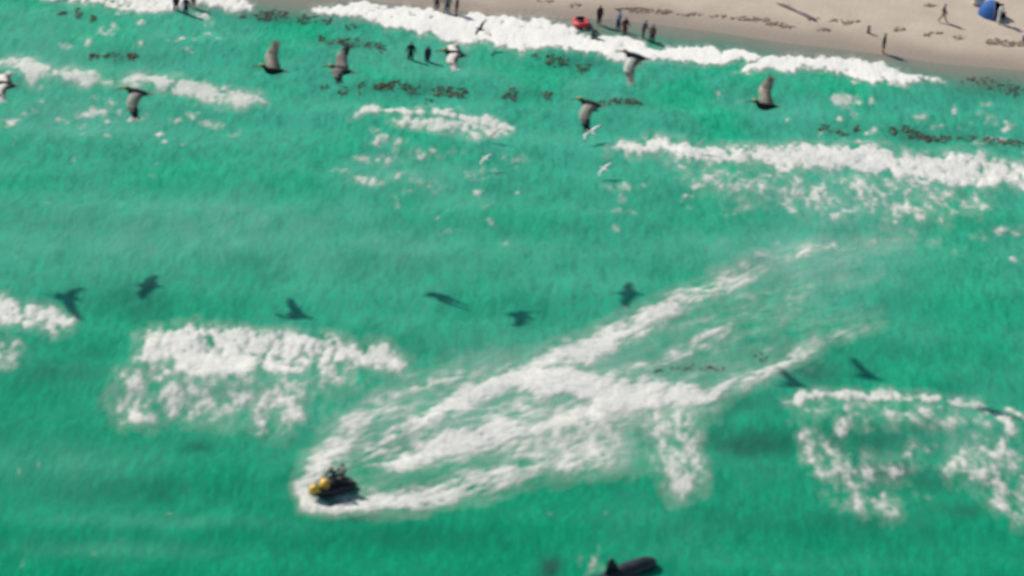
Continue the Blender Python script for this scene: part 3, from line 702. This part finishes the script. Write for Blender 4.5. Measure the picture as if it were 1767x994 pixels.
def gull(px, py, h, near, far, label, yaw, scale=1.0, mats=('gull', 'gull_grey')):
    v = ray(px, py); t = (h - CAMZ) / v[2]; loc = C_ + v * t
    mb = MB()
    mb.loft([ring(.32, 0, .05, .008, 8), ring(.2, 0, .05, .035, 8), ring(0, 0, .08, .08, 8), ring(-.14, .01, .07, .07, 8), ring(-.22, .04, .05, .05, 8), ring(-.28, .045, .04, .04, 8), ring(-.33, .03, .012, .012, 8)])
    for sd, (ti, to) in ((-1, near), (1, far)):
        y, z, prev = .04, .03, 0; rings = []
        for s, le, ch in ((0, -.1, .2), (.25, -.15, .2), (.5, -.14, .18), (.78, -.02, .12), (1, .14, .03)):
            ang = math.radians(ti if s <= .5 else to); ds = (s - prev) * .75; prev = s
            y += ds * math.cos(ang); z += ds * math.sin(ang)
            rings.append([(le, sd * y, z), (le + ch * .4, sd * y, z + .02), (le + ch, sd * y, z), (le + ch * .4, sd * y, z - .008)])
        mb.loft(rings, mfun=lambda i, j: 1 if i == 3 else 0)
    o = mb.build('gull', list(mats))
    bk = MB(); bk.loft([ring(-.32, .03, .014, .014, 6), ring(-.38, .015, .006, .006, 6)]); bk.build('beak', 'yellow', o)
    o.location = loc; o.scale = (scale,) * 3; o.rotation_euler = (0, 0, math.radians(yaw))
    return tag(o, label, 'gull', 'small birds over the surf')
gull(1020, 229, 0.75, (-10, -60), (10, 30), 'white gull with bent wings beside the drooping wing of the middle pelican', -35, 1.5)
gull(1043, 292, 0.75, (-35, -60), (25, 20), 'pale pinkish gull at the left end of the long right hand wave', -40, 1.15)
gull(838, 274, 0.75, (-30, -50), (20, 10), 'small pale gull below the ragged wave in the middle', -40, 1.0)
gull(853, 231, 0.75, (-50, -60), (40, 40), 'slim grey bird over the right end of the ragged middle wave', -60, .95, ('gull_grey', 'bird_brown'))
gull(1209, 248, 0.75, (-50, -60), (50, 50), 'tiny grey bird over the crest of the long right hand wave', -60, .8, ('gull_grey', 'bird_brown'))
gull(829, 51, 1.4, (-10, -10), (42, 60), 'small black bird flying over the white shore break', -25, 1.25, ('bird_dark', 'bird_dark'))

# ------------------------------------------------------------------ people
BULK = 1.2
def person_mesh(pose):
    """one skinned continuous body: joints -> Skin + Subdivision, then fingers, nose and ears joined on"""
    J = {}
    lean = pose.get('lean', 0.0)
    def T(x, y, z):                          # lean the upper body forward about the hips
        a = lean; dz = z - .95
        return Vector((x, y - dz * math.sin(a), .95 + dz * math.cos(a)))
    J['pelvis'] = (Vector((0, 0, .96)), .125)
    J['waist'] = (T(0, 0, 1.12), .115); J['chest'] = (T(0, 0, 1.33), .145); J['neck'] = (T(0, .0, 1.49), .052)
    J['skull'] = (T(0, -.02, 1.60), .082); J['crown'] = (T(0, -.005, 1.69), .078)
    E = [('pelvis', 'waist', 0), ('waist', 'chest', 0), ('chest', 'neck', 0), ('neck', 'skull', 6), ('skull', 'crown', 6)]
    for i, sd in enumerate((-1, 1)):
        k = 'LR'[i]
        J['sh' + k] = (T(sd * .175, .01, 1.41), .058)
        sw, fl, ab = pose['arms'][i]          # swing forward, elbow flex, abduction (degrees)
        sw, fl, ab = map(math.radians, (sw, fl, ab))
        u = Vector((sd * math.sin(ab), -math.sin(sw) * math.cos(ab), -math.cos(sw) * math.cos(ab)))
        el = J['sh' + k][0] + u * .29
        f = Vector((sd * math.sin(ab) * .6, -math.sin(sw + fl), -math.cos(sw + fl))).normalized()
        wr = el + f * .25; ha = wr + f * .085
        J['el' + k] = (el, .042); J['wr' + k] = (wr, .028); J['ha' + k] = (ha, .034)
        E += [('chest', 'sh' + k, 0), ('sh' + k, 'el' + k, 1), ('el' + k, 'wr' + k, 2), ('wr' + k, 'ha' + k, 7)]
        th, kn, spr = map(math.radians, pose['legs'][i])   # hip flex, knee flex, spread
        hip = Vector((sd * .09, 0, .91)); J['hi' + k] = (hip, .098)
        d = Vector((sd * math.sin(spr), -math.sin(th) * math.cos(spr), -math.cos(th) * math.cos(spr)))
        kp = hip + d * .42; s2 = Vector((sd * math.sin(spr) * .3, -math.sin(th - kn), -math.cos(th - kn))).normalized()
        an = kp + s2 * .41; J['kn' + k] = (kp, .06); J['an' + k] = (an, .04)
        J['to' + k] = (an + Vector((sd * .03, -.17, -.055)), .032)
        E += [('pelvis', 'hi' + k, 3), ('hi' + k, 'kn' + k, 3), ('kn' + k, 'an' + k, 4), ('an' + k, 'to' + k, 5)]
    names = list(J); ix = {n: i for i, n in enumerate(names)}
    me = bpy.data.meshes.new('skeleton'); me.from_pydata([J[n][0] for n in names], [(ix[a], ix[b]) for a, b, _ in E], [])
    ob = bpy.data.objects.new('skeleton', me); COL.objects.link(ob)
    sk = ob.modifiers.new('skin', 'SKIN'); sk.use_smooth_shade = True; sk.branch_smoothing = 0.6
    sv = me.skin_vertices[0].data
    for n in names:
        r = J[n][1] * BULK * (1.0 if n in ('skull', 'crown', 'neck') else 1.12); sv[ix[n]].radius = (r * (1.25 if n in ('chest', 'pelvis', 'waist') else 1), r * (.85 if n in ('chest', 'waist') else 1)); sv[ix[n]].use_root = (n == 'pelvis')
    ss = ob.modifiers.new('sub', 'SUBSURF'); ss.levels = 1; ss.render_levels = 1
    dg = bpy.context.evaluated_depsgraph_get(); ev = ob.evaluated_get(dg); m2 = ev.to_mesh()
    V = [v.co.copy() for v in m2.vertices]; Fc = [tuple(p.vertices) for p in m2.polygons]
    ev.to_mesh_clear(); bpy.data.objects.remove(ob); bpy.data.meshes.remove(me)
    lab = []
    seg = [(J[a][0], J[b][0], k, J[a][1], J[b][1]) for a, b, k in E]
    for f in Fc:
        c = sum((V[i] for i in f), Vector()) / len(f); best = (9, 0)
        for a, b, k, ra, rb in seg:
            ab = b - a; t = max(0, min(1, (c - a).dot(ab) / ab.length_squared)); d = (c - a - ab * t).length - (ra + (rb - ra) * t)
            if d < best[0]: best = (d, k)
        lab.append(best[1])
    ex = MB()
    for k in 'LR':
        wr, ha = J['wr' + k][0], J['ha' + k][0]; d = (ha - wr).normalized(); s = d.cross(Vector((0, 0, 1)))
        s = s.normalized() if s.length > .2 else Vector((0, 1, 0)); n = d.cross(s)
        for q in range(4):
            b = ha + s * (.024 * (q - 1.5)) + d * .015; L = (.062, .074, .07, .054)[q]
            ex.tube([b, b + d * L * .55 + n * .006, b + d * L + n * .022], [.0095, .0085, .006], 0, 5)
        b = wr + d * .035 + s * .03; ex.tube([b, b + s * .03 + d * .025, b + s * .036 + d * .055], [.011, .009, .007], 0, 5)
    hc, up = J['skull'][0], (J['crown'][0] - J['neck'][0]).normalized(); fw = Vector((0, -1, 0)); fw = (fw - up * fw.dot(up)).normalized(); rt = fw.cross(up)
    ex.tube([hc + up * .045 + fw * .075, hc + up * .01 + fw * .105, hc + fw * .08], [.008, .016, .008], 0, 6)
    for sd in (-1, 1):
        e = hc + rt * (sd * .084) + up * .02
        ex.blob(e, (.014, .02, .03), 0, 6, 4)
        ex.blob(hc + fw * .08 + up * .04 + rt * (sd * .032), (.012, .008, .008), 1, 6, 4)
    ex.blob(hc + fw * .082 - up * .03, (.024, .007, .007), 2, 6, 4)
    return V, Fc, lab, ex, J
STAND = dict(arms=((4, 8, 8), (-3, 12, 8)), legs=((4, 3, 3), (-4, 4, 4)))
WALK = dict(arms=((24, 18, 6), (-24, 16, 6)), legs=((-20, 12, 2), (24, 8, 2)), lean=.05)
AKIMBO = dict(arms=((-6, 50, 20), (-4, 44, 18)), legs=((2, 2, 4), (0, 3, 4)))
REACH = dict(arms=((60, 20, 14), (8, 20, 10)), legs=((10, 8, 5), (-8, 6, 5)), lean=.15)
CROUCH = dict(arms=((45, 25, 8), (50, 30, 8)), legs=((105, 130, 12), (98, 125, 12)), lean=.55)
RIDE = dict(arms=((34, 22, 12), (34, 22, 12)), legs=((72, 78, 24), (72, 78, 24)), lean=.38)
HOLD = dict(arms=((30, 30, 10), (30, 30, 10)), legs=((72, 82, 26), (72, 82, 26)), lean=.1)
def person(loc, face, pose, wear, label, height=1.74, group=None, hair='hair', dz=0.0, wade=0.0):
    """wear: list of (part name, material, set of body zones); face: heading in degrees, 0 = towards the camera"""
    V, Fc, lab, ex, J = person_mesh(pose)
    zmin = min(v.z for v in V); V = [v - Vector((0, 0, zmin)) for v in V]; ex.v = [(a, b, c - zmin) for a, b, c in ex.v]
    body = MB(); body.add(V, Fc, 0); body.add(ex.v, ex.f, ex.m)
    o = body.build('person', ['skin', 'hair', 'maroon'])
    me = bpy.data.meshes.new('t'); me.from_pydata(V, [], Fc); me.update(); N = [v.normal.copy() for v in me.vertices]; bpy.data.meshes.remove(me)
    top = max(v.z for v, in zip(V)) if V else 1.7
    def shell(name, mt, sel, off):
        use = sorted({i for f in sel for i in f}); mp = {v: i for i, v in enumerate(use)}
        if use: mesh_obj(name, [V[i] + N[i] * off for i in use], [[mp[i] for i in f] for f in sel], mt, o)
    for name, mt, zones in wear:
        shell(name, mt, [f for f, l in zip(Fc, lab) if l in zones], .014)
    sk = J['skull'][0] - Vector((0, 0, zmin))
    hs = [f for f, l in zip(Fc, lab) if l == 6 and (lambda c: c.z > sk.z + .055 or (c.y > sk.y + .0 and c.z > sk.z - .06))(sum((V[i] for i in f), Vector()) / len(f))]
    shell('hair', hair, hs, .012)
    s = height / 1.77
    o.scale = (s,) * 3; o.location = Vector(loc) + Vector((0, 0, dz)); o.rotation_euler = (0, 0, math.radians(face))
    tag(o, label, 'person', group)
    return o
TOP, ARM, FORE, THIGH, SHIN, FOOT = 0, 1, 2, 3, 4, 5
SUIT = {0, 1, 2, 3, 4}
def suit(m): return [('wetsuit', m, SUIT)]
def dress(a, b, sleeves=True, long=True):
    return [('shirt', a, {0, 1, 2} if sleeves else {0, 1}), ('trousers' if long else 'shorts', b, {3, 4} if long else {3})]
gb = 'people at the water edge by the red boat'
person(GT(1033, 43), 20, STAND, dress('maroon', 'black'), 'person in maroon top on the sand right beside the red boat', 1.8, gb)
person(GT(1066, 52), -60, STAND, dress('bluegrey', 'navy'), 'slim person in blue-grey top between two people in maroon by the shore', 1.85, gb)
person(GT(1077, 63), 30, AKIMBO, dress('maroon', 'maroon'), 'person all in maroon nearest the foam, in front of the slim one in blue-grey', 1.78, gb)
person(GT(1109, 68), 60, REACH, dress('purple', 'maroon'), 'person in purple top and maroon trousers left of the last one by the foam', 1.78, gb)
person(GT(1124, 76), -30, STAND, dress('brown', 'black'), 'person in brown top standing last on the right in the group by the foam', 1.8, gb)
person(GT(1021, 68), 40, CROUCH, suit('black'), 'person in black crouching in the white foam below the red boat', 1.75, gb)
gw = 'people standing by the surf at the top edge'
person(GT(753, 19), 10, AKIMBO, dress('purple', 'black'), 'person in dark purple on the left of three above the white shore break', 1.78, gw)
person(GT(771, 23), -10, AKIMBO, dress('teal', 'navy'), 'person in teal top, middle of three above the white shore break', 1.78, gw)
person(GT(787, 27), 70, STAND, dress('brown', 'brown'), 'slim person in brown on the right of three above the white shore break', 1.7, gw)
person(GT(303, 21), 0, STAND, dress('purple', 'black'), 'wading person in dark clothes on the left of the trio cut by the top edge', 1.78, gw)
person(GT(320, 29), 0, AKIMBO, dress('navy', 'navy'), 'wading person in navy in the middle of the trio cut by the top edge', 1.78, gw)
person(GT(333, 17), 20, STAND, dress('black', 'tan'), 'wading person in black on the right of the trio cut by the top edge', 1.75, gw)
gs = 'waders standing in the green shallows'
person(GW(708, 103, -.35), 0, AKIMBO, suit('black'), 'larger wader in a black wetsuit standing in green water', 1.95, gs)
person(GW(737, 106, -.35), 15, STAND, dress('purple', 'black'), 'smaller wader in a purple top standing in green water', 1.75, gs)
person(GT(1523, 92), 75, STAND, [('shirt', 'black', {0, 1, 2}), ('shorts', 'black', {3})], 'lone person in black walking on wet sand beside a long shadow', 1.85)
person(GT(1626, 38), 80, WALK, dress('purple', 'tan'), 'person in dark top and tan trousers striding on dry sand left of the blue tent', 1.75)
person(GT(1722, 40), 60, REACH, dress('white', 'white'), 'person dressed in white standing in front of the blue tent', 1.9)

# ------------------------------------------------------------------ red inflatable boat
P = GT(1002, 43)
bt = empty('inflatable_boat', P + Vector((0, 0, .02)), math.radians(8))
bt.scale = (.9,) * 3
tag(bt, 'small red inflatable boat beached at the water edge beside people', 'boat')
mb = MB(); U = []
for k in range(19):
    a = math.pi * k / 18; U.append((-.5 * math.cos(a), -.55 + .0 - .42 * math.sin(a), .27 + .10 * math.sin(a)))
U = [(-.5, .85, .25), (-.5, .45, .25), (-.5, 0, .25)] + U[1:-1] + [(.5, 0, .25), (.5, .45, .25), (.5, .85, .25)]
mb.tube(U, [.1, .22, .235] + [.235] * 17 + [.235, .22, .1], 0, 12); mb.build('tube', 'red', bt)
mb = MB(); mb.box((0, .1, .13), (.9, 1.5, .06)); mb.build('floor', 'dark_rubber', bt)
mb = MB(); mb.box((0, .62, .32), (.72, .06, .42)); mb.build('transom', 'dark_rubber', bt)
mb = MB(); mb.box((0, .05, .36), (.62, .26, .06)); mb.build('seat', 'dark_rubber', bt)
for s in (-1, 1):
    mb = MB(); mb.tube([(s * .52, -.1, .47), (s * .54, 0, .53), (s * .54, .18, .53), (s * .52, .28, .47)], .02, 0, 6); mb.build('grab_handle', 'dark_rubber', bt)

# ------------------------------------------------------------------ blue beach tent, cool box, bundle
P = GT(1711, 27)
tn = empty('beach_tent', P, math.radians(-32))
tag(tn, 'blue dome beach tent with a dark open front, cut by the top edge', 'tent')
def dome(r, z0, a0, a1, inner=0.0):
    rings = []
    for i in range(9):
        t = math.pi / 2 * i / 8 * .98
        rings.append([(r * math.cos(t) * math.cos(a0 + (a1 - a0) * k / 16), r * .8 * math.cos(t) * math.sin(a0 + (a1 - a0) * k / 16), z0 + (1.35 / 1.2) * r * math.sin(t)) for k in range(17)])
    return rings
mb = MB(); mb.loft(dome(1.2, 0, math.radians(20), math.radians(300)), 0, False, closed=False); sh = mb.build('shell', 'blue', tn)
mb = MB(); mb.loft(dome(1.17, 0, math.radians(20), math.radians(300)), 0, False, closed=False); mb.build('lining', 'blue_dark', tn)
mb = MB(); mb.box((0, 0, .03), (1.7, 1.3, .05)); mb.build('ground_sheet', 'blue_dark', tn)
for a in (20, 300, 160):
    a = math.radians(a); mb = MB()
    mb.tube([(1.21 * math.cos(t) * math.cos(a), .968 * math.cos(t) * math.sin(a), 1.36 * math.sin(t)) for t in np.linspace(0, 1.5, 10)], .02, 0, 6); mb.build('pole', 'metal', tn)
P = GT(1687, 8)
cb = empty('cool_box', P, math.radians(15)); tag(cb, 'cream cool box with light blue lid on the sand left of the tent', 'cool box')
mb = MB(); mb.box((0, 0, .25), (.9, .55, .5)); mb.build('box', 'cream', cb)
mb = MB(); mb.box((0, 0, .54), (.96, .6, .09)); mb.build('lid', 'light_blue', cb)
mb = MB(); mb.tube([(-.46, 0, .42), (-.55, 0, .46), (-.55, .2, .46), (-.46, .22, .42)], .025, 0, 6); mb.build('handle', 'light_blue', cb)
P = GT(1768, 72)
mb = MB(); mb.loft([[(P.x + r * math.cos(a) * 1.0, P.y + r * .8 * math.sin(a), P.z + z) for a in np.linspace(0, 6.283, 11)[:-1]] for r, z in ((.12, 0), (.24, .1), (.25, .4), (.18, .6), (.07, .68))])
bag = mb.build('bag', 'grey'); tag(bag, 'grey bag standing on the sand at the right edge', 'bag')

# ------------------------------------------------------------------ jet ski with two riders
bow, stern = GW(540, 862), GW(601, 838)
hd = (bow - stern); yaw = math.atan2(hd.y, hd.x)
js = empty('jet_ski', (bow + stern) / 2 + Vector((0, 0, -.02)), yaw)
js.rotation_euler = (0, math.radians(-5), yaw)
tag(js, 'black jet ski with yellow bow ridden through its own white spray', 'jet ski')
mb = MB()
HS = [(-1.55, .48, .05, .42), (-1.2, .54, -.08, .44), (-.5, .57, -.14, .46), (.3, .56, -.12, .5), (.9, .44, -.04, .56), (1.3, .26, .1, .6), (1.55, .10, .28, .6)]
mb.loft([[(x, -w, zc * .55), (x, -w * 1.02, zc), (x, 0, zc + .02), (x, w * 1.02, zc), (x, w, zc * .55), (x, w * .5, zk + .06), (x, 0, zk), (x, -w * .5, zk + .06)] for x, w, zk, zc in HS])
mb.build('hull', 'hull', js)
mb = MB(); mb.loft([[(x, -w, z0), (x, -w * .8, z1), (x, 0, z1 + .04), (x, w * .8, z1), (x, w, z0), (x, 0, z0 - .05)] for x, w, z0, z1 in ((1.14, .36, .5, .72), (1.32, .31, .5, .84), (1.5, .22, .42, .8), (1.66, .09, .3, .64))])
mb.build('nose_cap', 'yellow', js)
mb = MB(); mb.loft([[(x, -w, z0), (x, -w * .75, z1 - .03), (x, 0, z1), (x, w * .75, z1 - .03), (x, w, z0), (x, 0, z0 - .05)] for x, w, z0, z1 in ((.3, .22, .5, .94), (.5, .31, .52, 1.08), (.74, .3, .53, 1.02), (.9, .2, .54, .78))])
mb.build('hood', 'yellow', js)
mb = MB(); mb.loft([[(x, -w, .46), (x, -w * .8, z), (x, 0, z + .03), (x, w * .8, z), (x, w, .46), (x, 0, .44)] for x, w, z in ((-1.15, .2, .78), (-.8, .23, .84), (-.3, .2, .80), (.15, .17, .82))])
mb.build('seat', 'dark_rubber', js)
hb = MB(); hb.tube([(.42, -.36, 1.06), (.46, -.15, 1.08), (.48, 0, 1.05), (.46, .15, 1.08), (.42, .36, 1.06)], .022, 0, 6); hb.tube([(.48, 0, 1.05), (.58, 0, .86)], .04, 0, 6)
hbo = hb.build('handlebar', 'metal', js)
for s in (-1, 1):
    g = MB(); g.tube([(.43, s * .24, 1.07), (.42, s * .38, 1.06)], .032, 0, 6); g.build('grip', 'dark_rubber', hbo)
    mm = MB(); mm.blob((.82, s * .36, .86), (.06, .09, .05)); mm.build('mirror', 'hull', js)
mb = MB(); mb.box((-1.4, 0, .47), (.42, .9, .05)); mb.build('rear_deck', 'dark_rubber', js)
c, s_ = math.cos(yaw), math.sin(yaw)
def on_ski(x, z): return js.location + Vector((c * x, s_ * x, z))
# seat height .82; the figures' seat is about .33 above their lowest point in the riding pose
def rider(x, pose, wear, label, h, hair='hair'):
    p = person((0, 0, 0), 0, pose, wear, label, h, 'riders on the jet ski', hair)
    p.location = on_ski(x, .82 - .46); p.rotation_euler = (0, 0, yaw + math.pi / 2)
    return p
rider(-.2, RIDE, [('wetsuit', 'black', SUIT), ('bib', 'white', set())][:1], 'driver in a black wetsuit gripping the jet ski handlebar', 1.92)
rider(-.84, HOLD, [('vest', 'pink', {0}), ('wetsuit', 'black', {1, 2, 3, 4})], 'passenger in a pale pink vest seated behind the jet ski driver', 1.84)

# ------------------------------------------------------------------ whale surfacing at the bottom edge
a, b = GW(985, 1012), GW(1132, 974)
ax = (b - a); L = ax.length; ya = math.atan2(ax.y, ax.x)
mb = MB(); n = 16
prof = [(0, .12, -.35), (.12, .3, -.42), (.28, .44, -.36), (.45, .52, -.2), (.62, .58, .03), (.76, .56, .16), (.88, .50, .26), (.95, .38, .30), (.985, .22, .31), (1.0, .06, .31)]
mb.loft([ring(t * L, z, r * 1.02, r, n) for t, r, z in prof])
w = mb.build('whale', 'whale'); w.location = a + Vector((0, 0, .12)); w.rotation_euler = (0, 0, ya)
fn = MB(); fn.loft([[(x0, -.07, z), (x0 + .2, -.1, z), (x1, -.02, z), (x1, .02, z), (x0 + .2, .1, z), (x0, .07, z)] for x0, x1, z in ((2.2, 3.15, .1), (2.28, 2.95, .75), (2.36, 2.75, 1.05), (2.44, 2.58, 1.25))])
fn.build('dorsal_fin', 'whale', w)
for sd in (-1, 1):
    p = MB(); p.loft([[(x, sd * y, z + .04), (x + c1, sd * y, z), (x, sd * y, z - .04), (x - c1, sd * y, z)] for x, y, z, c1 in ((L * .68, .45, -.1, .28), (L * .62, .9, -.25, .24), (L * .56, 1.25, -.35, .08))]); p.build('flipper', 'whale', w)
tag(w, 'dark smooth whale back with pointed fin surfacing at the bottom edge', 'whale')
